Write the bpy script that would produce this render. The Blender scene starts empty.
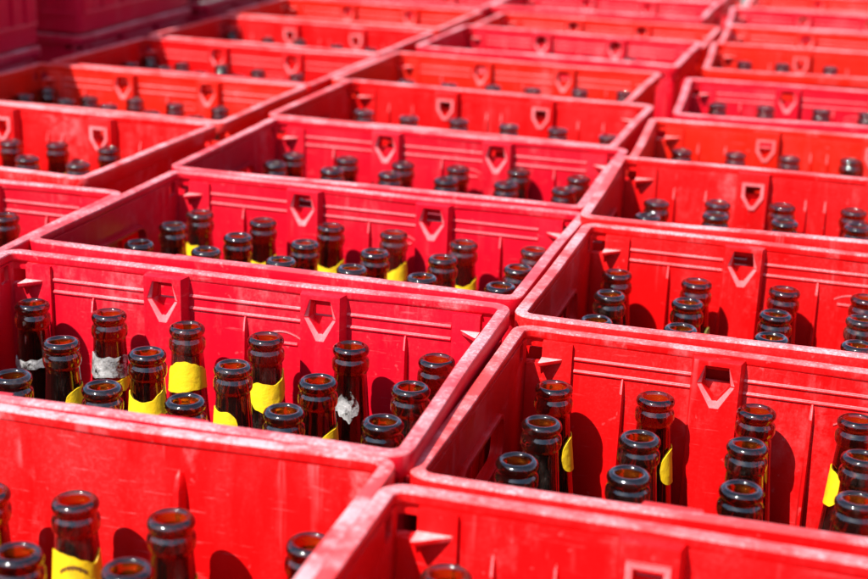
import bpy, bmesh, math, random
from mathutils import Vector, Matrix, noise
random.seed(7)
scene = bpy.context.scene
COL = scene.collection

# ------------------------------------------------------------------ sizes (metres)
W, D, H = 0.400, 0.2754, 0.285          # crate outer length, depth, height
PX, PY = 0.0620, 0.0627                 # bottle cell pitch
LIP_Z = -0.0259                         # bottle mouth below the rim
BH = 0.240                              # bottle height
FLOOR = 0.019                           # crate floor top
CAM_H = H + 0.33067                     # camera above ground

# ------------------------------------------------------------------ render / view
scene.render.engine = 'CYCLES'
scene.cycles.use_denoising = True
scene.cycles.max_bounces = 14
scene.cycles.transmission_bounces = 12
scene.cycles.transparent_max_bounces = 8
scene.cycles.diffuse_bounces = 5
scene.cycles.glossy_bounces = 5
scene.cycles.caustics_reflective = False
scene.cycles.caustics_refractive = False
scene.cycles.sample_clamp_indirect = 6
scene.view_settings.view_transform = 'Standard'
scene.view_settings.look = 'None'
scene.view_settings.gamma = 1
scene.view_settings.use_curve_mapping = False
scene.view_settings.exposure = 1.2

# ------------------------------------------------------------------ node helpers
class NT:
    def __init__(self, name):
        self.m = bpy.data.materials.new(name)
        self.m.use_nodes = True
        self.t = self.m.node_tree
        self.t.nodes.clear()
        self.out = self.n('ShaderNodeOutputMaterial')
    def n(self, kind, **kw):
        nd = self.t.nodes.new(kind)
        for k, v in kw.items():
            setattr(nd, k, v)
        return nd
    def l(self, a, b):
        self.t.links.new(a, b)
    def coord(self, scale=(1, 1, 1), per_object=True):
        tc = self.n('ShaderNodeTexCoord')
        mp = self.n('ShaderNodeMapping')
        mp.inputs['Scale'].default_value = scale
        self.l(tc.outputs['Object'], mp.inputs['Vector'])
        if per_object:
            oi = self.n('ShaderNodeObjectInfo')
            ml = self.n('ShaderNodeMath', operation='MULTIPLY')
            ml.inputs[1].default_value = 37.0
            self.l(oi.outputs['Random'], ml.inputs[0])
            self.l(ml.outputs[0], mp.inputs['Location'])
        return mp.outputs['Vector']
    def noise(self, vec, scale, detail=4, rough=0.6, lo=0.4, hi=0.6, a=0.0, b=1.0):
        nz = self.n('ShaderNodeTexNoise')
        nz.inputs['Scale'].default_value = scale
        nz.inputs['Detail'].default_value = detail
        nz.inputs['Roughness'].default_value = rough
        self.l(vec, nz.inputs['Vector'])
        mr = self.n('ShaderNodeMapRange')
        mr.inputs['From Min'].default_value = lo
        mr.inputs['From Max'].default_value = hi
        mr.inputs['To Min'].default_value = a
        mr.inputs['To Max'].default_value = b
        self.l(nz.outputs['Fac'], mr.inputs['Value'])
        return mr.outputs['Result']
    def mix(self, fac, a, b):
        mx = self.n('ShaderNodeMix', data_type='RGBA')
        for s, v in ((0, fac), (6, a), (7, b)):
            if isinstance(v, (int, float)):
                mx.inputs[s].default_value = v
            elif isinstance(v, tuple):
                mx.inputs[s].default_value = (*v, 1)
            else:
                self.l(v, mx.inputs[s])
        return mx.outputs[2]
    def math(self, op, a, b):
        m = self.n('ShaderNodeMath', operation=op)
        for i, v in enumerate((a, b)):
            if isinstance(v, (int, float)):
                m.inputs[i].default_value = v
            else:
                self.l(v, m.inputs[i])
        return m.outputs[0]
    def bump(self, height, strength, dist):
        b = self.n('ShaderNodeBump')
        b.inputs['Strength'].default_value = strength
        b.inputs['Distance'].default_value = dist
        self.l(height, b.inputs['Height'])
        return b.outputs['Normal']

def plastic(name, wear_base, wear_spots, rough, pale=(0.80, 0.33, 0.35), top=0.85):
    """red crate plastic: the object's own colour, scuffed towards pale pink"""
    k = NT(name)
    oi = k.n('ShaderNodeObjectInfo')
    vec = k.coord()
    streak = k.coord((1, 1, 0.25))
    tone = k.noise(vec, 9, 4, 0.6, 0.3, 0.7, 0.0, 1.0)
    dark = k.n('ShaderNodeHueSaturation')
    dark.inputs['Value'].default_value = 0.84
    k.l(oi.outputs['Color'], dark.inputs['Color'])
    base = k.mix(tone, dark.outputs['Color'], oi.outputs['Color'])
    # chalky bloom on old plastic: broad patches, fine speckle and a few scratches
    broad = k.noise(streak, 17, 7, 0.72, 0.42, 0.72, 0.0, 1.0)
    fine = k.noise(vec, 420, 3, 0.7, 0.48, 0.68, 0.0, 1.0)
    spk = k.noise(vec, 150, 2, 0.5, 0.70, 0.76, 0.0, 1.0)
    smear = k.math('MULTIPLY', k.noise(k.coord((1, 1, 0.35)), 13, 7, 0.72, 0.55, 0.74), k.noise(vec, 90, 4, 0.75, 0.38, 0.70))
    drip = k.math('MULTIPLY', k.noise(k.coord((1, 1, 0.06)), 95, 3, 0.6, 0.58, 0.74), k.noise(vec, 16, 3, 0.6, 0.50, 0.66))
    rub = k.math('ADD', k.math('MULTIPLY', smear, 0.30), k.math('MULTIPLY', drip, 0.14))
    wear = k.math('MULTIPLY', broad, k.math('ADD', k.math('MULTIPLY', fine, 0.7), 0.3))
    wear = k.math('MULTIPLY', k.math('ADD', k.math('MULTIPLY', wear, wear_spots), rub), oi.outputs['Alpha'])
    sep = k.n('ShaderNodeSeparateXYZ')
    k.l(k.coord(per_object=False), sep.inputs[0])
    up = k.n('ShaderNodeMapRange', interpolation_type='SMOOTHSTEP')
    for nm, v in (('From Min', 0.20), ('From Max', 0.285), ('To Min', 0.55), ('To Max', 1.7)):
        up.inputs[nm].default_value = v
    k.l(sep.outputs[2], up.inputs['Value'])
    wear = k.math('MULTIPLY', wear, up.outputs['Result'])
    wear = k.math('ADD', wear, wear_base)
    wear = k.math('ADD', wear, k.math('MULTIPLY', spk, 0.12 + wear_base * 0.3))
    scr = k.coord((14, 14, 160))
    sc = k.noise(scr, 3, 3, 0.6, 0.64, 0.78, 0.0, 0.13)
    wear = k.math('MINIMUM', k.math('ADD', wear, k.math('MULTIPLY', sc, oi.outputs['Alpha'])), top)
    col = k.mix(wear, base, pale)
    # grey grime specks
    gr = k.noise(vec, 260, 3, 0.6, 0.66, 0.74, 0.0, 0.35)
    col = k.mix(k.math('MULTIPLY', gr, min(1.0, wear_base * 3 + 0.15)), col, (0.16, 0.05, 0.05))
    p = k.n('ShaderNodeBsdfPrincipled')
    k.l(col, p.inputs['Base Color'])
    k.l(k.math('ADD', k.math('MULTIPLY', wear, 0.25), rough), p.inputs['Roughness'])
    p.inputs['Specular IOR Level'].default_value = 0.16
    hb = k.math('ADD', k.noise(vec, 60, 4, 0.6, 0, 1), k.math('MULTIPLY', k.noise(vec, 500, 2, 0.6, 0, 1), 0.35))
    k.l(k.bump(hb, 0.35, 0.0009), p.inputs['Normal'])
    tr = k.n('ShaderNodeBsdfTranslucent')
    k.l(col, tr.inputs['Color'])
    ms = k.n('ShaderNodeMixShader')
    ms.inputs[0].default_value = 0.10
    k.l(p.outputs[0], ms.inputs[1])
    k.l(tr.outputs[0], ms.inputs[2])
    k.l(ms.outputs[0], k.out.inputs['Surface'])
    return k.m

M_WALL = plastic('crate_plastic', 0.0, 0.06, 0.36)
M_RIM = plastic('crate_plastic_worn', 0.13, 1.25, 0.42, (0.82, 0.36, 0.38))
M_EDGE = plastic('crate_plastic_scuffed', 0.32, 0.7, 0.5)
M_LEDGE = plastic('crate_plastic_chalky', 0.48, 0.7, 0.55, (0.82, 0.47, 0.47), 0.85)

def glass_mat():
    k = NT('brown_glass')
    vec = k.coord()
    p = k.n('ShaderNodeBsdfPrincipled')
    p.inputs['Base Color'].default_value = (0.23, 0.050, 0.006, 1)
    p.inputs['Roughness'].default_value = 0.02
    p.inputs['Coat Weight'].default_value = 0.6
    p.inputs['Coat Roughness'].default_value = 0.085
    p.inputs['IOR'].default_value = 1.5
    p.inputs['Transmission Weight'].default_value = 1.0
    wv = k.noise(vec, 45, 3, 0.5, 0, 1)
    k.l(k.bump(wv, 0.12, 0.0008), p.inputs['Normal'])
    # dry dust on the glass
    d = k.n('ShaderNodeBsdfPrincipled')
    d.inputs['Base Color'].default_value = (0.21, 0.15, 0.125, 1)
    d.inputs['Roughness'].default_value = 0.8
    a = k.noise(k.coord((1, 1, 0.4)), 70, 6, 0.72, 0.52, 0.85, 0.0, 0.26)
    b = k.noise(vec, 700, 2, 0.7, 0.5, 0.7, 0.25, 1.0)
    f = k.math('ADD', k.math('MULTIPLY', a, b), 0.006)
    ms = k.n('ShaderNodeMixShader')
    oi = k.n('ShaderNodeObjectInfo')
    vary = k.n('ShaderNodeMapRange')
    vary.inputs['To Min'].default_value = 0.35; vary.inputs['To Max'].default_value = 2.6
    sq = k.math('MULTIPLY', oi.outputs['Random'], oi.outputs['Random'])
    k.l(sq, vary.inputs['Value'])
    k.l(k.math('MULTIPLY', f, vary.outputs['Result']), ms.inputs[0])
    h = k.math('FRACT', k.math('MULTIPLY', oi.outputs['Random'], 17.0), 0.0)
    k.l(k.mix(h, (0.21, 0.045, 0.006), (0.33, 0.095, 0.012)), p.inputs['Base Color'])
    k.l(p.outputs[0], ms.inputs[1])
    k.l(d.outputs[0], ms.inputs[2])
    k.l(ms.outputs[0], k.out.inputs['Surface'])
    return k.m
M_GLASS = glass_mat()
def sunlit_neck_mat():  # orange diffuse colour in place of sun shining through the brown glass
    k = NT('sunlit_neck_tint')
    vec = k.coord()
    p = k.n('ShaderNodeBsdfPrincipled')
    p.inputs['Base Color'].default_value = (0.55, 0.15, 0.016, 1)
    p.inputs['Roughness'].default_value = 0.03
    p.inputs['IOR'].default_value = 1.5
    p.inputs['Transmission Weight'].default_value = 1.0
    d = k.n('ShaderNodeBsdfDiffuse')
    d.inputs['Color'].default_value = (0.62, 0.095, 0.008, 1)
    t = k.n('ShaderNodeBsdfTranslucent')
    t.inputs['Color'].default_value = (0.62, 0.095, 0.008, 1)
    a = k.n('ShaderNodeMixShader'); a.inputs[0].default_value = 0.4
    k.l(d.outputs[0], a.inputs[1]); k.l(t.outputs[0], a.inputs[2])
    ms = k.n('ShaderNodeMixShader')
    k.l(k.noise(vec, 55, 4, 0.6, 0.35, 0.65, 0.0, 0.18), ms.inputs[0])
    k.l(p.outputs[0], ms.inputs[1]); k.l(a.outputs[0], ms.inputs[2])
    k.l(ms.outputs[0], k.out.inputs['Surface'])
    return k.m
M_SUNLIT_NECK = sunlit_neck_mat()

def paper(name, col, dark, rough=0.6, metal=0.0, bump=0.3, scale=120):
    k = NT(name)
    vec = k.coord()
    f = k.noise(vec, scale, 5, 0.65, 0.5, 0.72)
    c = k.mix(k.math('MULTIPLY', f, 0.55), col, dark)
    p = k.n('ShaderNodeBsdfPrincipled')
    k.l(c, p.inputs['Base Color'])
    p.inputs['Roughness'].default_value = rough
    p.inputs['Metallic'].default_value = metal
    k.l(k.bump(k.noise(vec, scale * 1.6, 4, 0.7, 0, 1), bump, 0.002), p.inputs['Normal'])
    k.l(p.outputs[0], k.out.inputs['Surface'])
    return k.m
M_YELLOW = paper('yellow_paper', (0.84, 0.53, 0.007), (0.55, 0.31, 0.02), 0.5)
M_OLIVE = paper('olive_paper', (0.30, 0.27, 0.05), (0.16, 0.14, 0.05), 0.6)
def foil_mat():
    k = NT('torn_foil')
    vec = k.coord()
    f = k.noise(vec, 110, 5, 0.7, 0.40, 0.66)
    c = k.mix(f, (0.62, 0.61, 0.60), (0.20, 0.185, 0.175))
    p = k.n('ShaderNodeBsdfPrincipled')
    k.l(c, p.inputs['Base Color'])
    p.inputs['Roughness'].default_value = 0.38
    p.inputs['Metallic'].default_value = 0.45
    k.l(k.bump(k.noise(vec, 150, 4, 0.65, 0, 1), 0.6, 0.002), p.inputs['Normal'])
    t = k.n('ShaderNodeBsdfTransparent')
    hole = k.noise(vec, 75, 6, 0.7, 0.49, 0.58)
    ms = k.n('ShaderNodeMixShader')
    k.l(hole, ms.inputs[0]); k.l(p.outputs[0], ms.inputs[1]); k.l(t.outputs[0], ms.inputs[2])
    k.l(ms.outputs[0], k.out.inputs['Surface'])
    return k.m
M_FOIL = foil_mat()
M_INK = paper('brown_ink', (0.16, 0.06, 0.01), (0.22, 0.10, 0.02), 0.6)

def ground_mat():
    k = NT('concrete')
    tc = k.n('ShaderNodeTexCoord')
    v = tc.outputs['Object']
    f = k.noise(v, 3, 8, 0.65, 0.3, 0.7)
    g = k.noise(v, 120, 4, 0.7, 0.3, 0.7)
    c = k.mix(f, (0.17, 0.16, 0.15), (0.28, 0.27, 0.25))
    c = k.mix(k.math('MULTIPLY', g, 0.35), c, (0.10, 0.095, 0.09))
    p = k.n('ShaderNodeBsdfPrincipled')
    k.l(c, p.inputs['Base Color'])
    p.inputs['Roughness'].default_value = 0.9
    k.l(k.bump(g, 0.4, 0.004), p.inputs['Normal'])
    k.l(p.outputs[0], k.out.inputs['Surface'])
    return k.m
M_GROUND = ground_mat()

# ------------------------------------------------------------------ mesh helpers
def box(bm, x0, x1, y0, y1, z0, z1, mat=0):
    vs = [bm.verts.new((x, y, z)) for x in (x0, x1) for y in (y0, y1) for z in (z0, z1)]
    for q in ((0, 1, 3, 2), (4, 6, 7, 5), (0, 4, 5, 1), (2, 3, 7, 6), (0, 2, 6, 4), (1, 5, 7, 3)):
        f = bm.faces.new([vs[i] for i in q]); f.material_index = mat

def prism(bm, pts, axis, a, b, mat=0):
    """extrude a 2-D outline along an axis; axis 'x': pts are (y,z); 'z': (x,y)"""
    def P(p, t):
        return (t, p[0], p[1]) if axis == 'x' else ((p[0], t, p[1]) if axis == 'y' else (p[0], p[1], t))
    A = [bm.verts.new(P(p, a)) for p in pts]
    B = [bm.verts.new(P(p, b)) for p in pts]
    n = len(pts)
    for f in (bm.faces.new(A), bm.faces.new(B)):
        f.material_index = mat
    for i in range(n):
        f = bm.faces.new((A[i], A[(i + 1) % n], B[(i + 1) % n], B[i])); f.material_index = mat

def plate(bm, loops, P, mat=0):
    """plate with holes; loops = list of 2-D outlines, P(u, v, side) -> 3-D, side 0 or 1"""
    both = []
    for side in (0, 1):
        es, rings = [], []
        for lp in loops:
            vs = [bm.verts.new(P(u, v, side)) for u, v in lp]
            rings.append(vs)
            es += [bm.edges.new((vs[i], vs[(i + 1) % len(vs)])) for i in range(len(vs))]
        r = bmesh.ops.triangle_fill(bm, use_beauty=True, use_dissolve=False, edges=es)
        for g in r['geom']:
            if isinstance(g, bmesh.types.BMFace):
                g.material_index = mat
        both.append(rings)
    for ra, rb in zip(*both):
        n = len(ra)
        for i in range(n):
            f = bm.faces.new((ra[i], ra[(i + 1) % n], rb[(i + 1) % n], rb[i])); f.material_index = mat

def rounded_path(w, d, r, n=7):
    pts = []
    for cx, cy, a0 in ((w/2-r, d/2-r, 0), (-w/2+r, d/2-r, 90), (-w/2+r, -d/2+r, 180), (w/2-r, -d/2+r, 270)):
        for i in range(n + 1):
            a = math.radians(a0 + 90 * i / n)
            pts.append((cx + r*math.cos(a), cy + r*math.sin(a), math.cos(a), math.sin(a)))
    return pts

def ring(bm, profile, w, d, r, mats=None, closed=True, jitter=0.0):
    path = rounded_path(w, d, r)
    # split the straight runs so that the rim can sag a little
    full = []
    for i, p in enumerate(path):
        q = path[(i + 1) % len(path)]
        full.append(p)
        L = math.hypot(q[0]-p[0], q[1]-p[1])
        m = int(L / 0.02)
        for j in range(1, m):
            t = j / m
            full.append((p[0]+(q[0]-p[0])*t, p[1]+(q[1]-p[1])*t, p[2], p[3]))
    rows = []
    for x, y, nx, ny in full:
        dz = jitter * noise.noise(Vector((x*7, y*7, 1.3)))
        do = jitter * noise.noise(Vector((x*8, y*8, 7.3)))
        rows.append([bm.verts.new((x + nx*(o+do), y + ny*(o+do), z + dz)) for o, z in profile])
    n, k = len(rows), len(profile)
    for i in range(n):
        a, b = rows[i], rows[(i + 1) % n]
        for j in range(k if closed else k - 1):
            f = bm.faces.new((a[j], b[j], b[(j+1) % k], a[(j+1) % k])); f.material_index = mats[j] if mats else 0

def finish(name, bm, mats, bevel=0.0, smooth=None):
    bmesh.ops.recalc_face_normals(bm, faces=bm.faces)
    if bevel:
        es = [e for e in bm.edges if len(e.link_faces) == 2 and e.calc_face_angle(0) > 0.6]
        bmesh.ops.bevel(bm, geom=es, offset=bevel, segments=2, profile=0.6, affect='EDGES', clamp_overlap=True)
    me = bpy.data.meshes.new(name)
    bm.to_mesh(me); bm.free()
    for m in (mats if isinstance(mats, (list, tuple)) else [mats]):
        me.materials.append(m)
    if smooth is not None:
        me.shade_smooth()
        me.set_sharp_from_angle(angle=math.radians(smooth))
    return me

def link(name, me, parent=None):
    o = bpy.data.objects.new(name, me)
    COL.objects.link(o)
    o.parent = parent
    return o

# ------------------------------------------------------------------ crate parts (z = 0 at the ground, H at the rim)
Y0 = D/2 - 0.004                # outer face of the long walls
Y1 = D/2 - 0.0085               # inner face
X0 = W/2 - 0.004
X1 = W/2 - 0.0085
CR = 0.014                      # corner radius
WALL_BOTTOM = 0.004

def rim_mesh(kind):
    bm = bmesh.new()
    prof = [(0, -0.0014), (-0.0004, -0.0004), (-0.0014, 0), (-0.0076, 0), (-0.0085, -0.0004), (-0.0088, -0.0013),
            (-0.0088, -0.0050), (-0.0084, -0.0064), (-0.0060, -0.0085), (-0.0058, -0.0135), (-0.0006, -0.0138), (0, -0.0130)]
    mats = [1, 1, 1, 1, 1, 0, 0, 0, 0, 0, 0, 0]
    ring(bm, [(o, H + z) for o, z in prof], W, D, CR, mats, True, 0.0016)
    return finish('crate_rim', bm, [M_WALL, M_RIM], smooth=40)

def ridge(bm, x0, x1, z, d=0.0013, y=Y1, s=-1):
    """horizontal moulded line on a long wall; s = -1 inwards, +1 outwards"""
    y0, n = y - s*0.001, len(bm.faces)
    P = [(y0, z + 0.0009), (y + s*d*0.75, z), (y + s*d, z - 0.0008), (y + s*d, z - 0.0017), (y0, z - 0.0030)]
    A = [bm.verts.new((x0, *p)) for p in P]; B = [bm.verts.new((x1, *p)) for p in P]
    for i in range(5):
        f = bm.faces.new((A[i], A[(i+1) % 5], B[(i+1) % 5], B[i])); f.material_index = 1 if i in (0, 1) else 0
    bm.faces.new(A); bm.faces.new(B)

def fin(bm, x, ztop, top_d, bot_d, w=0.0027, y=Y1, worn=1):
    """leaf shaped rib on the inside of a long wall, pointed at the top, its tip worn pale"""
    secs = [(ztop, 0.0004, 0.0008), (ztop - 0.003, top_d*0.6, w*0.7), (ztop - 0.011, top_d, w*0.95), (ztop - 0.03, top_d*1.15, w),
            (ztop - 0.06, (top_d + bot_d)/2, w*1.15), (ztop - 0.11, bot_d, w*1.25), (0.02, bot_d, w*1.25)]
    rows = [[bm.verts.new((x + u*ww, y + v, z)) for u, v in ((-0.75, 0.001), (-0.5, -d*0.6), (-0.28, -d), (0.28, -d), (0.5, -d*0.6), (0.75, 0.001))] for z, d, ww in secs]
    for n, (a, b) in enumerate(zip(rows, rows[1:])):
        for i in range(5):
            f = bm.faces.new((a[i], a[i+1], b[i+1], b[i]))
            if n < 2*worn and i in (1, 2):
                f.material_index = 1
    bm.faces.new(rows[0]); bm.faces.new(rows[-1])

def long_wall_mesh(kind):
    bm = bmesh.new()
    x1 = W/2 - CR
    loops = [[(-x1, WALL_BOTTOM), (x1, WALL_BOTTOM), (x1, H - 0.0235), (x1 - 0.0065, H - 0.0235), (x1 - 0.0065, H - 0.0075),
              (-x1 + 0.0065, H - 0.0075), (-x1 + 0.0065, H - 0.0235), (-x1, H - 0.0235)]]
    if kind == 'plain':
        loops = [[(-x1, WALL_BOTTOM), (x1, WALL_BOTTOM), (x1, H - 0.0075), (-x1, H - 0.0075)]]
    if kind != 'plain':
        for s in (-1, 1):
            hw, a, b = (0.0080, H - 0.0215, H - 0.0088) if kind == 'banded' else (0.0068, H - 0.0255, H - 0.0165)
            loops.append([(s*PX - hw, a), (s*PX + hw, a), (s*PX + hw, b), (s*PX - hw, b)])
    plate(bm, loops, lambda u, v, q: (u, Y1 if q == 0 else Y0, v))
    xc = 2.56 * PX
    if kind != 'plain':
        for s in (-1, 1):       # thicker end sections by the corners
            a, b = sorted((s*xc, s*(x1 - 0.0067)))
            box(bm, a, b, Y1 - 0.0032, Y1 + 0.001, 0.015, H - 0.0078)
            a, b = sorted((s*(x1 - 0.0067), s*(x1 + 0.004)))
            box(bm, a, b, Y1 - 0.0032, Y1 + 0.001, 0.015, H - 0.0240)
    if kind == 'banded':
        for a, b in ((-xc + 0.001, -PX - 0.017), (-PX + 0.017, PX - 0.017), (PX + 0.017, xc - 0.001)):
            ridge(bm, a, b, H - 0.0175)
            ridge(bm, a, b, H - 0.0265)
            ridge(bm, a + 0.002, b - 0.002, H - 0.020, 0.0022, Y0, 1)
            ridge(bm, a + 0.002, b - 0.002, H - 0.034, 0.0022, Y0, 1)
        for x in (-2*PX, 0, 2*PX):
            fin(bm, x, H - 0.0275, 0.0045, 0.011)
        # worn moulded emblem: a short bar and a shallow arc, no longer readable
        ridge(bm, 0.017, 0.041, H - 0.0445, 0.0009)
        n = 12
        up = [(0.029 + 0.015*t, H - 0.0405 + 0.0045*(1 - t*t)) for t in [-1 + 2*i/n for i in range(n + 1)]]
        prism(bm, up + [(x, z - 0.0014) for x, z in up[::-1]], 'y', Y1 - 0.0006, Y1 + 0.001, 1)
        # moulded bumps on the outside corner section
        for i in range(7):
            x = xc + 0.002 + i*0.0027
            if x < x1 - 0.002:
                box(bm, x, x + 0.0016, Y0 - 0.001, Y0 + 0.0009, H - 0.031, H - 0.0245 - 0.001*(i % 3))
    elif kind == 'framed':
        for x, dx in ((-2*PX, 0.016), (0, 0.0095), (2*PX, 0.016)):
            for s in (-1, 1):
                fin(bm, x + s*dx, H - 0.026, 0.004, 0.009)
    else:
        for x in (-0.078, 0.078):
            fin(bm, x, H - 0.020, 0.007, 0.012, 0.0055, Y1, 0)
    # outer uprights and foot band
    for x in (-2*PX, -PX, 0, PX, 2*PX):
        box(bm, x - 0.002, x + 0.002, Y0 - 0.001, Y0 + 0.003, 0.034, H - 0.040)
    box(bm, -x1, x1, Y0 - 0.001, Y0 + 0.0032, 0.028, 0.034)
    for s in (-1, 1):
        a, b = sorted((s*xc, s*(x1 + 0.001)))
        box(bm, a, b, Y0 - 0.001, Y0 + 0.0026, 0.0341, H - 0.0405)
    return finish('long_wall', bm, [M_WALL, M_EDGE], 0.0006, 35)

def pillar_mesh(kind):
    """hollow post inside a long wall with the pentagonal finger hole; x = 0 at its centre"""
    bm = bmesh.new()
    hw = 0.0150 if kind == 'banded' else 0.0142
    yf = Y1 - 0.0115            # front face
    zt, zb = H - 0.0035, 0.02
    if kind == 'banded':
        a, b, c = 0.0074, 0.0092, (H - 0.0072, H - 0.0205, H - 0.0315)
    else:
        a, b, c = 0.0072, 0.0072, (H - 0.0160, H - 0.0255, H - 0.0350)
    hole = [(-a, c[0]), (a, c[0]), (b, c[1]), (0.0015, c[2]), (-0.0015, c[2]), (-b, c[1])]
    g = 0.0034
    if kind == 'banded':
        fr = [(-a - 0.0003, c[0] + 0.0003), (a + 0.0003, c[0] + 0.0003), (b + g, c[1] + 0.0005), (0.0034, c[2] - 0.0052), (-0.0034, c[2] - 0.0052), (-b - g, c[1] + 0.0005)]
    else:
        fr = [(-0.0112, H - 0.0122), (0.0112, H - 0.0122), (0.0112, c[1] - 0.0015), (0.003, c[2] - 0.0045), (-0.003, c[2] - 0.0045), (-0.0112, c[1] - 0.0015)]
    outer = [(-hw, zb), (hw, zb), (hw, zt), (-hw, zt)]
    back = Y1 + 0.0005
    def row(pts, y):
        return [bm.verts.new((u, y, v)) for u, v in pts]
    vo, vf = row(outer, yf), row(fr, yf)
    es = [bm.edges.new((r[i], r[(i+1) % len(r)])) for r in (vo, vf) for i in range(len(r))]
    bmesh.ops.triangle_fill(bm, use_beauty=True, edges=es)
    def bridge(ra, rb, mat=0):
        n = len(ra)
        for i in range(n):
            f = bm.faces.new((ra[i], ra[(i+1) % n], rb[(i+1) % n], rb[i])); f.material_index = mat
    if kind == 'banded':
        vh = row(hole, yf + 0.0026)
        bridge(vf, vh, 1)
        bridge(vh, row(hole, back))
    else:
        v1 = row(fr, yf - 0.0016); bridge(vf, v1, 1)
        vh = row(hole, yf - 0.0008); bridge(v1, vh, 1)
        bridge(vh, row(hole, back))
    wide = [(-hw - 0.0025, zb), (hw + 0.0025, zb), (hw + 0.0025, zt), (-hw - 0.0025, zt)]
    bridge(vo, row(wide, back))
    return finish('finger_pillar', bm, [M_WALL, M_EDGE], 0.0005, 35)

def rrect(u0, u1, v0, v1, r, n=4):
    pts = []
    for cu, cv, a0 in ((u1-r, v1-r, 0), (u0+r, v1-r, 90), (u0+r, v0+r, 180), (u1-r, v0+r, 270)):
        for i in range(n + 1):
            a = math.radians(a0 + 90*i/n)
            pts.append((cu + r*math.cos(a), cv + r*math.sin(a)))
    return pts

def end_wall_mesh(kind):
    bm = bmesh.new()
    y1 = D/2 - CR
    loops = [[(-y1, WALL_BOTTOM), (y1, WALL_BOTTOM), (y1, H - 0.0075), (-y1, H - 0.0075)],
             rrect(-0.052, 0.052, H - 0.066, H - 0.036, 0.010)]
    if kind != 'plain':
        for s in (-1, 1):
            u = sorted((s*(y1 - 0.0125), s*(y1 - 0.0015)))
            loops.append(rrect(u[0], u[1], H - 0.0215, H - 0.0085, 0.0015))
    plate(bm, loops, lambda u, v, s: (X1 if s == 0 else X0, u, v))
    # rolled lip round the hand hold
    rr = rrect(-0.0555, 0.0555, H - 0.0695, H - 0.0325, 0.0125)
    plate(bm, [rr, rrect(-0.0522, 0.0522, H - 0.0662, H - 0.0358, 0.0102)], lambda u, v, s: (X1 - 0.004 if s == 0 else X1 + 0.001, u, v))
    for y in (-PY, 0, PY):
        prism(bm, [(X1 + 0.001, H - 0.072), (X1 - 0.004, H - 0.078), (X1 - 0.010, H - 0.15), (X1 - 0.010, 0.02), (X1 + 0.001, 0.02)], 'y', y - 0.0016, y + 0.0016)
    for y in (-1.66*PY, -PY*1.1, -PY*0.5, PY*0.5, PY*1.1, 1.66*PY):
        box(bm, X0 - 0.001, X0 + 0.003, y - 0.002, y + 0.002, 0.034, H - 0.0755)
    box(bm, X0 - 0.001, X0 + 0.0032, -y1, y1, 0.028, 0.034)
    box(bm, X0 - 0.001, X0 + 0.0026, -y1, y1, H - 0.0755, H - 0.0715)
    return finish('end_wall', bm, M_WALL, 0.0005, 35)

def corner_mesh(kind):
    bm = bmesh.new()
    cx, cy = W/2 - CR, D/2 - CR
    ro, ri = CR - 0.004, CR - 0.0085
    n = 7
    arc = [math.radians(90*i/n) for i in range(n + 1)]
    def arcs(ang, z0, z1):
        prism(bm, [(cx + ro*math.cos(a), cy + ro*math.sin(a)) for a in ang] + [(cx + ri*math.cos(a), cy + ri*math.sin(a)) for a in ang[::-1]], 'z', z0, z1)
    if kind == 'plain':
        arcs(arc, WALL_BOTTOM, H - 0.0075)
    else:                               # drain slot high in the corner
        arcs(arc, WALL_BOTTOM, H - 0.0235)
        arcs(arc[:4], H - 0.0235, H - 0.0075)
    # stacking ledge: a filled corner whose flat top sits below the rim
    if kind != 'plain':
        zl = H - 0.0190
        ex, ey = (0.0145, 0.013) if kind == 'banded' else (0.019, 0.012)
        xi, yi = W/2 - CR - 0.0066, Y1 - 0.0030
        def sec(k):
            a, b = ex*k, ey*k
            return [(xi, yi), (xi - a, yi), (xi - a*0.9, yi - b*0.12), (xi - a*0.45, yi - b*0.6), (xi - a*0.1, yi - b*0.97), (xi, yi - b)]
        rows = [[bm.verts.new((x, y, z)) for x, y in sec(k)] for k, z in ((1, zl), (0.97, zl - 0.0026), (0.30, zl - 0.0060), (0.04, zl - 0.012))]
        f = bm.faces.new(rows[0]); f.material_index = 1
        bm.faces.new(rows[-1])
        for a, b in zip(rows, rows[1:]):
            for i in range(6):
                bm.faces.new((a[i], a[(i+1) % 6], b[(i+1) % 6], b[i]))
    return finish('corner_post', bm, [M_WALL, M_LEDGE], 0.0006, 40)

def base_mesh():
    bm = bmesh.new()
    loops = [rrect(-W/2 + 0.009, W/2 - 0.009, -D/2 + 0.009, D/2 - 0.009, 0.012)]
    for i in range(6):
        for j in range(4):
            x, y = (i - 2.5)*PX, (1.5 - j)*PY
            loops.append(rrect(x - 0.014, x + 0.014, y - 0.014, y + 0.014, 0.006, 3))
    plate(bm, loops, lambda u, v, s: (u, v, 0.0 if s == 0 else 0.0185))
    return finish('crate_base', bm, M_WALL, smooth=35)

def divider_mesh():
    bm = bmesh.new()
    lx, ly = X1 - 0.011, Y1 - 0.0115
    for i in range(5):
        x = (i - 2)*PX
        box(bm, x - 0.001, x + 0.001, -ly, ly, 0.0186, H - 0.150)
    for j in range(3):
        y = (j - 1)*PY
        box(bm, -lx, lx, y - 0.001, y + 0.001, 0.0187, H - 0.1515)
    return finish('bottle_divider', bm, M_WALL)

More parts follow.
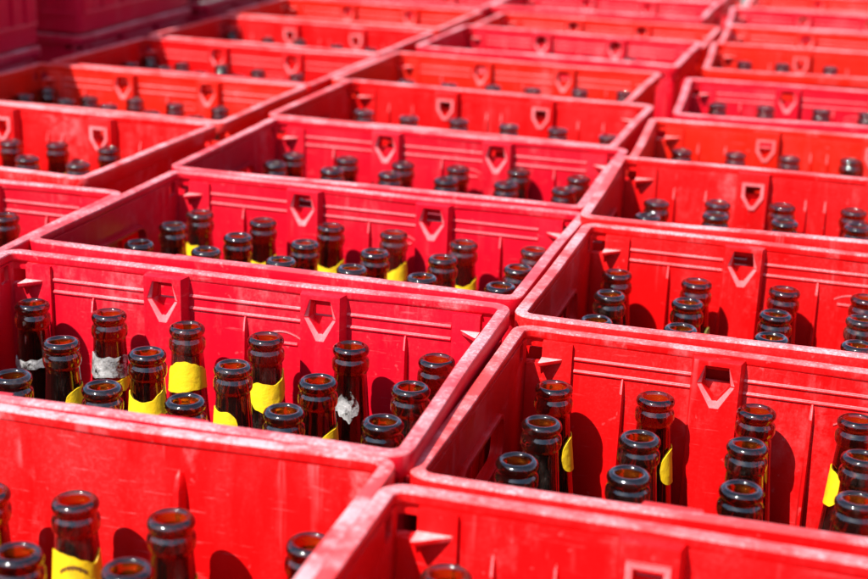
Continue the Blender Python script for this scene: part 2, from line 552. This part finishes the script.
def build_crate(kind):
    """one crate with its parts; copies are made from it"""
    root = bpy.data.objects.new('bottle_crate', None)
    COL.objects.link(root)
    root.empty_display_size = 0.05
    link('crate_base', base_mesh(), root)
    link('bottle_divider', divider_mesh(), root)
    link('rim', rim_mesh(kind), root)
    lw, ew, cm = long_wall_mesh(kind), end_wall_mesh(kind), corner_mesh(kind)
    pm = pillar_mesh(kind) if kind != 'plain' else None
    for r in (0, math.pi):
        o = link('long_wall', lw, root); o.rotation_euler.z = r
        if pm:
            for s in (-1, 1):
                q = link('finger_pillar', pm, o); q.location.x = s*PX
        o = link('end_wall', ew, root); o.rotation_euler.z = r
    for sx in (1, -1):
        for sy in (1, -1):
            o = link('corner_post', cm, root); o.scale = (sx, sy, 1)
    return root

def copy_tree(o, parent=None):
    c = o.copy()
    COL.objects.link(c)
    c.parent = parent
    for ch in list(o.children):
        copy_tree(ch, c)
    return c

def paint(o, col, wear=1.0):
    o.color = (*col, wear)
    for ch in o.children:
        paint(ch, col, wear)

# ------------------------------------------------------------------ where the crates stand
CRIM, RED, ORG = (0.64, 0.003, 0.017), (0.69, 0.003, 0.004), (0.72, 0.012, 0.004)
# key: x, y, turn (deg), height change, scale x, scale y, kind, colour
CR_T = {
 'A0': (-.3980, .5405, .8, .009, 1, 1, 'plain', RED),
 'A1': (-.3960, .8168, 1.03, .0085, .982, .990, 'banded', CRIM),
 'A2': (-.4070, 1.1303, -.95, .0001, 1.017, .970, 'banded', CRIM),
 'A3': (-.4119, 1.4064, 0, .0014, 1.019, .991, 'banded', CRIM),
 'A4': (-.4235, 1.6876, -1.54, .0001, 1.016, .984, 'framed', RED),
 'A5': (-.4471, 1.9615, -1.81, -.0024, .998, .981, 'banded', ORG),
 'A6': (-.4244, 2.2873, -1.58, -.0003, 1.005, .992, 'banded', CRIM),
 'A7': (-.4195, 2.566, -.76, -.0095, 1.017, 1, 'banded', ORG),
 'A8': (-.4467, 2.8482, -.76, .0016, 1, 1.013, 'banded', CRIM),
 'A9': (-.440, 3.140, -.4, .001, 1, 1, 'banded', CRIM),
 'A10': (-.435, 3.425, .5, .001, 1, 1, 'framed', ORG),
 'B0': (.0010, .5150, 0, .009, 1, 1, 'framed', RED),
 'B1': (.0065, .8163, -.44, -.0021, 1.022, .956, 'banded', RED),
 'B2': (.0005, 1.0840, -.74, .0028, 1, .970, 'banded', RED),
 'B3': (-.0060, 1.3520, 1.3, .008, 1, .93, 'framed', RED),
 'B4': (-.0077, 1.6222, 2.25, -.0026, 1, .977, 'framed', ORG),
 'B5': (.0037, 1.9168, 3.05, .0014, 1, 1.0, 'banded', CRIM),
 'B6': (.0073, 2.2300, 2.93, .010, 1, 1.0, 'framed', ORG),
 'B7': (.002, 2.5250, 1.5, .001, 1, 1, 'banded', ORG),
 'B8': (-.0114, 2.8100, 3.0, .0009, 1, 1.0, 'banded', CRIM),
 'B9': (.003, 3.1000, .8, .0009, 1, 1.0, 'banded', ORG),
 'B10': (.006, 3.3900, .3, .0009, 1, 1.0, 'banded', CRIM),
 'L1': (-.8089, 1.0320, 0, 0, 1, 1, 'banded', CRIM),
 'L2': (-.8508, 1.3276, -2.24, .0051, 1, 1.03, 'framed', RED),
 'L3': (-.858, 1.6455, -.7, -.0039, .987, .979, 'banded', ORG),
 'L4': (-.8494, 1.9256, -1.84, -.0044, .972, .99, 'banded', RED),
 'L5': (-.8443, 2.2129, -1.81, -.0035, .956, 1.0, 'framed', RED),
 'L6': (-.838, 2.5000, -1.0, -.001, .975, 1, 'banded', ORG),
 'L7': (-.845, 2.7900, -.5, .001, 1, 1, 'banded', CRIM),
 'L8': (-.850, 3.0800, .6, .001, 1, 1, 'banded', ORG),
}
ORD = ['front', 'second', 'third', 'fourth', 'fifth', 'sixth', 'seventh', 'eighth', 'ninth', 'tenth', 'eleventh']
COLNAME = {'A': 'middle', 'B': 'right', 'L': 'left'}
def ordinal(key):
    i = int(key[1:])
    return ORD[i - 1] if key[0] == 'L' else ORD[i]
def crate_phrase(key):
    return f"{ordinal(key)} crate of {COLNAME[key[0]]} column"
KINDLOOK = {'banded': 'two moulded lines under its rim', 'framed': 'framed finger holes and paired ribs', 'plain': 'a plain smooth inner wall'}
HUE = {CRIM: 'crimson', RED: 'bright red', ORG: 'orange-red'}

protos = {}
crates = {}
for key, (x, y, a, dz, sx, sy, kind, col) in CR_T.items():
    if kind not in protos:
        o = protos[kind] = build_crate(kind)
    else:
        o = copy_tree(protos[kind])
    o.location = (x, y, 0)
    o.rotation_euler = (0, 0, math.radians(a))
    o.scale = (sx, sy, (H + dz)/H)
    v = 0.94 + 0.12*random.random()
    paint(o, tuple(c*v for c in col), {'A0': 1.9, 'B0': 0.9, 'B1': 0.85, 'A1': 1.15, 'B2': 1.1}.get(key, 0.6 + 0.8*random.random()))
    o['category'] = 'crate'
    o['label'] = f"{HUE[col]} plastic {crate_phrase(key)}, with {KINDLOOK[kind]}"
    o['group'] = 'bottle crates in three columns'
    crates[key] = o

# the taller stack behind the left column: crates turned lengthwise, two high
KT = [(-1.245, 1.690, 90.5), (-1.245, 2.195, 89.6), (-1.25, 2.66, 90.2)]
KN = ['nearest', 'middle', 'farthest']
for i, (x, y, a) in enumerate(KT):
    for lvl in (0, 1):
        o = copy_tree(protos['banded'])
        o.location = (x, y + 0.004*lvl, lvl*(H + 0.0005))
        o.rotation_euler = (0, 0, math.radians(a + lvl*0.6))
        o.scale = (1, 1, 1)
        paint(o, (0.56, 0.004, 0.034))  # crimson with extra blue: sky tint of the shade put into the colour
        o['category'] = 'crate'
        o['group'] = 'crates in the tall shaded stack'
        if lvl:
            o['label'] = f"dark crimson shaded crate on top of the {KN[i]} pile, far left"
        else:
            o['label'] = f"shaded crimson crate at the bottom of the {KN[i]} far left pile"

# ------------------------------------------------------------------ bottles
PROFILE = [  # outer radius, distance below the mouth (mm)
 (8.4, 0.6), (9.2, 0.0), (10.5, 0.1), (11.9, 0.9), (12.8, 2.4), (12.9, 4.0), (12.4, 5.6), (11.6, 6.6), (11.3, 7.4), (11.5, 8.3),
 (12.5, 9.4), (13.1, 11.0), (13.2, 13.2), (13.1, 15.4), (12.6, 17.0), (11.8, 18.0), (11.5, 19.2), (11.6, 23), (12.2, 31), (13.0, 42), (14.0, 54), (15.0, 66),
 (16.0, 78), (17.0, 88), (18.4, 98), (20.2, 108), (23.2, 119), (26.0, 130), (28.0, 141), (29.0, 152), (29.4, 165), (29.4, 225), (28.9, 232),
 (27.4, 237), (25.0, 239.5), (21, 240), (16, 237.5), (0, 235)]
INNER = [(7.8, 1.6), (7.6, 4), (7.7, 12), (8.2, 22), (9.6, 42), (11.6, 66), (13.4, 86), (14.4, 98), (19.6, 119), (24.4, 141), (25.9, 165), (25.9, 224), (23, 231), (0, 229)]
def lathe(bm, pts, n=36):
    rows = []
    for r, d in pts:
        z = BH - d/1000
        if r < 1e-6:
            rows.append([bm.verts.new((0, 0, z))])
        else:
            rows.append([bm.verts.new((r/1000*math.cos(2*math.pi*i/n), r/1000*math.sin(2*math.pi*i/n), z)) for i in range(n)])
    for a, b in zip(rows, rows[1:]):
        for i in range(n):
            j = (i + 1) % n
            if len(b) == 1:
                bm.faces.new((a[i], a[j], b[0]))
            elif len(a) == 1:
                bm.faces.new((a[0], b[j], b[i]))
            else:
                bm.faces.new((a[i], a[j], b[j], b[i]))
bm = bmesh.new()
lathe(bm, INNER[::-1] + PROFILE)
bmesh.ops.remove_doubles(bm, verts=bm.verts, dist=1e-7)
for f in bm.faces:                      # painted amber inside the upper neck: sunlight glowing through the glass
    c = f.calc_center_median()
    d = (BH - c.z)*1000
    if 1.7 < d < 30 and math.hypot(c.x, c.y)*1000 < 9.3:
        f.material_index = 1
GLASS = finish('beer_bottle', bm, [M_GLASS, M_SUNLIT_NECK], smooth=60)

def r_at(d):
    d *= 1000
    for (r0, d0), (r1, d1) in zip(PROFILE[4:], PROFILE[5:]):
        if d0 <= d <= d1 and d1 > d0:
            return (r0 + (r1 - r0)*(d - d0)/(d1 - d0))/1000
    return 0.0294

def label_mesh(name, az, half, top, bot, mat, ink=False, rag=0.0):
    """paper wrapped on the neck. az: middle, degrees from the camera side (+ to the right); half: half angle;
    top, bot: depth below the mouth in mm at evenly spaced points from left to right"""
    bm = bmesh.new()
    def ev(pts, u):
        x = u*(len(pts) - 1)
        i = min(int(x), len(pts) - 2)
        t = x - i
        t = t*t*(3 - 2*t)
        return pts[i] + (pts[i+1] - pts[i])*t
    nu, nv = 30, 9
    grids = []
    for off in (0.00075, 0.00025):
        g = []
        for i in range(nu + 1):
            u = i/nu
            th = math.radians(-90 + az + (2*u - 1)*half)
            a, b = ev(top, u), ev(bot, u)
            if half < 65:               # scraps with rounded ends
                m_, h_ = (a + b)/2, (b - a)/2*max(0.12, (1 - abs(2*u - 1)**9)**0.5)
                a, b = m_ - h_, m_ + h_
            if rag:
                a += rag*noise.noise(Vector((u*7, 1.7, az))); b += rag*noise.noise(Vector((u*7, 9.1, az)))
            row = []
            for j in range(nv + 1):
                d = (a + (b - a)*j/nv)/1000
                r = r_at(d) + off + (0.0002*noise.noise(Vector((u*9, j*0.8, az))) if off > 0.0005 else 0)
                row.append(bm.verts.new((r*math.cos(th), r*math.sin(th), BH - d)))
            g.append(row)
        grids.append(g)
    A, B = grids
    for i in range(nu):
        for j in range(nv):
            bm.faces.new((A[i][j], A[i][j+1], A[i+1][j+1], A[i+1][j]))
            bm.faces.new((B[i][j], B[i+1][j], B[i+1][j+1], B[i][j+1]))
    for i in range(nu):
        bm.faces.new((A[i][0], A[i+1][0], B[i+1][0], B[i][0])); bm.faces.new((A[i][nv], B[i][nv], B[i+1][nv], A[i+1][nv]))
    for j in range(nv):
        bm.faces.new((A[0][j], B[0][j], B[0][j+1], A[0][j+1])); bm.faces.new((A[nu][j], A[nu][j+1], B[nu][j+1], B[nu][j]))
    if ink:     # a curved brown line of print, too small to read
        for k in range(15):
            u = k/14*2 - 1
            th = math.radians(-90 + az + u*30)
            d0 = (32.5 + 3.2*u*u)/1000
            w = math.radians(1.1 + 0.5*((k*7) % 3))
            h0 = 0.0022 + 0.0006*((k*5) % 2)
            q = [bm.verts.new(((r_at(d)+0.00105)*math.cos(t), (r_at(d)+0.00105)*math.sin(t), BH - d)) for d, t in ((d0, th - w), (d0, th + w), (d0 + h0, th + w), (d0 + h0, th - w))]
            f = bm.faces.new(q); f.material_index = 1
    return finish(name, bm, [mat, M_INK], smooth=50)

LAB = {}
def lab(key, *a, **k):
    LAB[key] = (a[0], label_mesh(*a, **k))
lab('dome', 'neck_label', 0, 86, [34, 28, 24, 23, 25, 28, 32], [48, 47, 46, 45, 44, 44, 45], M_YELLOW, rag=0.25)
lab('wave', 'neck_label', 14, 70, [33, 30, 31, 32, 30, 23], [44, 50, 52, 50, 45, 38], M_YELLOW, rag=0.25)
lab('low', 'neck_label', 0, 84, [28, 29, 31, 32, 31, 27, 23], [47, 46, 47, 48, 46, 46, 45], M_YELLOW, rag=0.25)
lab('lowleft', 'neck_label', -42, 63, [29, 29, 30, 29, 32], [48, 48, 49, 48, 44], M_YELLOW, rag=0.25)
lab('lowright', 'neck_label', 78, 62, [35, 32, 31, 32], [46, 49, 50, 48], M_YELLOW, rag=0.25)
lab('right', 'neck_label', 82, 62, [40, 36, 35, 37], [58, 60, 61, 57], M_YELLOW, rag=0.25)
lab('left', 'neck_label', -96, 62, [36, 35, 36, 40], [60, 61, 60, 54], M_YELLOW, rag=0.25)
lab('diag', 'neck_label', 10, 72, [38, 36, 32, 28, 26], [48, 47, 45, 43, 42], M_YELLOW, rag=0.25)
lab('printed', 'neck_label', 0, 84, [29, 27, 27, 28, 31, 34, 28], [66, 66, 66, 66, 66, 66, 66], M_YELLOW, ink=True)
lab('olive', 'neck_label', 60, 26, [40, 38, 39], [60, 62, 60], M_OLIVE)
lab('foilband', 'foil', -6, 92, [31, 29, 31, 30, 31, 30, 31], [46, 45, 47, 44, 45, 46, 44], M_FOIL, rag=2.2)
lab('under', 'neck_label', 0, 84, [35, 36, 37, 38, 36, 33, 31], [50, 50, 51, 52, 50, 50, 49], M_YELLOW, rag=0.25)
lab('scrap', 'neck_label', 38, 42, [48, 48, 47, 46], [51, 55, 56, 53], M_YELLOW, rag=0.5)
lab('foilpatch', 'foil', -14, 42, [38, 32, 30, 36], [42, 48, 51, 44], M_FOIL, rag=3.5)
lab('foillow', 'foil', 8, 80, [40, 41, 40, 39, 38], [47, 48, 47, 46, 44], M_FOIL, rag=2.2)
LOOK = {None: 'bare brown bottle', 'dome': 'brown bottle with domed yellow label', 'wave': 'brown bottle with wavy yellow label',
        'low': 'yellow-labelled brown bottle', 'under': 'brown bottle with low yellow label', 'lowleft': 'yellow-labelled brown bottle', 'lowright': 'brown bottle with small yellow scrap',
        'right': 'brown bottle with yellow patch', 'left': 'brown bottle with yellow patch', 'diag': 'brown bottle with slanting yellow label',
        'printed': 'brown bottle with printed yellow label', 'olive': 'brown bottle with olive tag',
        'foilband': 'brown bottle with torn silver foil', 'foilpatch': 'brown bottle with ragged foil patch', 'foillow': 'dusty brown bottle with foil remnant'}

# the mouths seen in the photograph: where each stands in its crate, by row from the back, pixel of the mouth's centre and label left on it
BT = {
 'A0': [[(-8, 490), (75, 498, 'printed'), (171, 516, 'right'), (311, 541)], [(17, 551), (127, 567)]],
 'A1': [[(32, 302, 'foillow'), (109, 312, 'foilband+scrap'), (187, 325, 'dome'), (266, 336, 'wave'), (351, 345, 'foilpatch'), (437, 358)],
        [(61, 340, 'lowright'), (147, 351, 'low'), (233, 364, 'lowleft'), (318, 379, 'lowright'), (411, 386)],
        [(12, 374), (102, 385), (185, 399), (284, 409), (383, 420)]],
 'A2': [[(200, 212, 'lowleft'), (263, 220, 'under'), (331, 225, 'under'), (394, 232, 'diag'), (464, 242, 'under'), (535, 249)],
        [(173, 224), (238, 235), (305, 242), (375, 251), (443, 257), (519, 267)],
        [(139, 242), (206, 249), (281, 259), (352, 267), (422, 276), (501, 285)]],
 'A3': [[(293, 156), (347, 160), (403, 165), (458, 169), (519, 172), (579, 179)], [(275, 165), (332, 171), (390, 175), (446, 181), (506, 185), (564, 191)]],
 'A4': [[(364, 113), (409, 119), (459, 122), (509, 127), (558, 131), (609, 138)]],
 'A5': [[(407, 83), (449, 86), (493, 88), (534, 90), (580, 92), (625, 94)]],
 'A6': [[(473, 54), (510, 55), (550, 57), (588, 59), (630, 61)]],
 'B0': [[(447, 573)]],
 'B1': [[(554, 385, 'right'), (656, 396, 'right'), (757, 409), (858, 416, 'left')], [(542, 421), (640, 436), (748, 443), (863, 455)],
        [(517, 459), (629, 472), (742, 487), (858, 498)]],
 'B2': [[(617, 272), (697, 281, 'olive'), (785, 289), (867, 297, 'olive')], [(610, 293), (688, 301), (776, 313), (863, 318)], [(596, 319), (681, 327), (772, 336), (859, 344)]],
 'B3': [[(657, 203), (718, 204), (783, 207), (854, 212)], [(650, 212), (716, 216), (785, 223), (858, 228)]],
 'B4': [[(682, 152), (736, 155), (790, 159), (851, 161)]],
 'B5': [[(718, 106), (766, 109), (822, 112), (868, 115)]],
 'B6': [[(745, 64), (783, 66), (831, 69)]],
 'L1': [[(5, 215)]],
 'L2': [[(11, 143), (57, 145, 'under'), (109, 150)], [(27, 159), (78, 165)]],
 'L3': [[(47, 91), (89, 99), (135, 101), (175, 106), (220, 110)], [(24, 97), (65, 102), (108, 107), (151, 114), (195, 119)]],
 'L4': [[(147, 59), (182, 65), (222, 67), (258, 72), (297, 76)], [(124, 62), (161, 69), (199, 74), (238, 78), (280, 82)]],
 'L5': [[(232, 35), (268, 40), (300, 42), (337, 47), (370, 51)]],
}
# camera solved from the crate corners of the photograph (868 x 579 px)
F_PX = 1468.03
R_ = Vector((0.96171937, 0.27200437, 0.03330884))
U_ = Vector((-0.11374148, 0.28562697, 0.95156719))
FW = Vector((-0.24931653, 0.91892919, -0.30563117))
CAM = Vector((0, 0, CAM_H))
def ground_point(px, py, z):
    d = FW + R_*((px - 434)/F_PX) + U_*((289.5 - py)/F_PX)
    return CAM + d*((z - CAM.z)/d.z)

ROWN = ['back', 'second', 'third']
CNT = ['first', 'second', 'third', 'fourth', 'fifth', 'sixth']
bottle0 = None
lips = []
for key, rows in BT.items():
    x, y, a, dz, sx, sy, kind, col = CR_T[key]
    a = math.radians(a)
    sz = (H + dz)/H
    base_z = FLOOR*sz
    def local(px, py, z):
        P = ground_point(px, py, z)
        return (((P.x-x)*math.cos(a) + (P.y-y)*math.sin(a))/sx, (-(P.x-x)*math.sin(a) + (P.y-y)*math.cos(a))/sy)
    def cell(u, n, p):
        return min(n - 1, max(0, round(u/p + (n - 1)/2)))
    best = None
    for step in range(-5, 3):           # bottles stand a little higher or lower from crate to crate
        z = H + dz + LIP_Z + step*0.002
        e = abs(step)*4
        for row in rows:
            for ent in row:
                v = local(ent[0], ent[1] - (2.3 if y > 1.3 else 0), z)[1]
                e += abs(v - (1.5 - cell(-v, 4, PY))*PY)*1000
        if best is None or e < best[0]:
            best = (e, z)
    lip_z = best[1]
    taken = set()
    for j, row in enumerate(rows):
        for i, ent in enumerate(row):
            px, py = ent[:2]
            if y > 1.3:
                py -= 2.3
            mark = ent[2] if len(ent) > 2 else None
            lx, ly = local(px, py, lip_z)
            ci, cj = cell(lx, 6, PX), cell(-ly, 4, PY)
            while (ci, cj) in taken:
                print('TAKEN', key, j, i); cj += 1
            taken.add((ci, cj))
            cx, cy = (ci - 2.5)*PX, (1.5 - cj)*PY
            q1, q2, q3 = (.003, .003, .011) if y < 1.3 else (.009, .011, .015)
            bx = cx + max(-q1, min(q1, lx - cx)); by = cy + max(-q2, min(q2, ly - cy))
            tx = bx + max(-q3, min(q3, lx - bx)); ty = by + max(-q3, min(q3, ly - by))
            def world(u, v):
                return x + u*sx*math.cos(a) - v*sy*math.sin(a), y + u*sx*math.sin(a) + v*sy*math.cos(a)
            B = Vector((*world(bx, by), base_z)); T = Vector((*world(tx, ty), lip_z))
            lips.append((key, j, i, ci, round((lx-cx)*1000, 1), round((ly-cy)*1000, 1)))
            if bottle0 is None:
                b = bottle0 = link('beer_bottle', GLASS)
            else:
                b = bottle0.copy(); COL.objects.link(b)
            ax = (T - B)
            ln = ax.length
            yaw = random.uniform(-0.12, 0.12) + math.atan2(-B.x, B.y)*0.0 + 0.25
            q = Vector((0, 0, 1)).rotation_difference(ax.normalized()).to_matrix() @ Matrix.Rotation(yaw if mark else random.uniform(0, 6.28), 3, 'Z')
            b.matrix_world = Matrix.Translation(B) @ q.to_4x4() @ Matrix.Diagonal((1, 1, ln/BH, 1))
            for mk in (mark.split('+') if mark else ()):
                nm, me = LAB[mk]
                link(nm, me, b)
            look = LOOK[mark.split('+')[0] if mark else None]
            side = 'left' if key[0] == 'B' else 'right'
            n = i if side == 'left' else len(row) - 1 - i
            pos = f"{CNT[n]} from {side}"
            b['label'] = f"{look}, {pos}, {ROWN[j]} row, {crate_phrase(key)}"
            b['category'] = 'bottle'
            b['group'] = 'empty brown bottles in the crates'
            if len(b['label'].split()) > 16:
                print('LONG', b['label'])
for l in lips:
    if abs(l[4]) > 12 or abs(l[5]) > 12:
        print('OFF', l)

# ------------------------------------------------------------------ ground
bm = bmesh.new()
vs = [bm.verts.new(p) for p in ((-150, -150, 0), (150, -150, 0), (150, 150, 0), (-150, 150, 0))]
bm.faces.new(vs)
g = link('ground', finish('ground', bm, M_GROUND))
g.location.z = -0.001
g['kind'] = 'structure'

# ------------------------------------------------------------------ light
SUN = Vector((-0.50, -1.0, 1.38)).normalized()
w = bpy.data.worlds.new('World'); scene.world = w
w.use_nodes = True
nt = w.node_tree; nt.nodes.clear()
sky = nt.nodes.new('ShaderNodeTexSky'); sky.sky_type = 'NISHITA'; sky.sun_disc = False
sky.sun_elevation = math.asin(SUN.z); sky.sun_rotation = math.atan2(SUN.x, SUN.y)
bg = nt.nodes.new('ShaderNodeBackground'); bg.inputs['Strength'].default_value = 0.115
wo = nt.nodes.new('ShaderNodeOutputWorld')
nt.links.new(sky.outputs[0], bg.inputs[0]); nt.links.new(bg.outputs[0], wo.inputs[0])
sl = bpy.data.lights.new('sun', 'SUN'); sl.energy = 4.2; sl.angle = math.radians(0.53); sl.color = (1.0, 0.95, 0.88)
so = bpy.data.objects.new('sun', sl); COL.objects.link(so)
so.rotation_euler = SUN.to_track_quat('Z', 'Y').to_euler()
so.location = (0, 0, 5)

# ------------------------------------------------------------------ camera
cam = bpy.data.cameras.new('camera'); co = bpy.data.objects.new('camera', cam); COL.objects.link(co)
m = Matrix((R_, U_, -FW)).transposed().to_4x4(); m.translation = CAM
co.matrix_world = m
cam.sensor_width = 36; cam.lens = 36*F_PX/868
cam.clip_start = 0.02; cam.clip_end = 600
cam.dof.use_dof = True; cam.dof.focus_distance = 1.0; cam.dof.aperture_fstop = 7.5
scene.camera = co
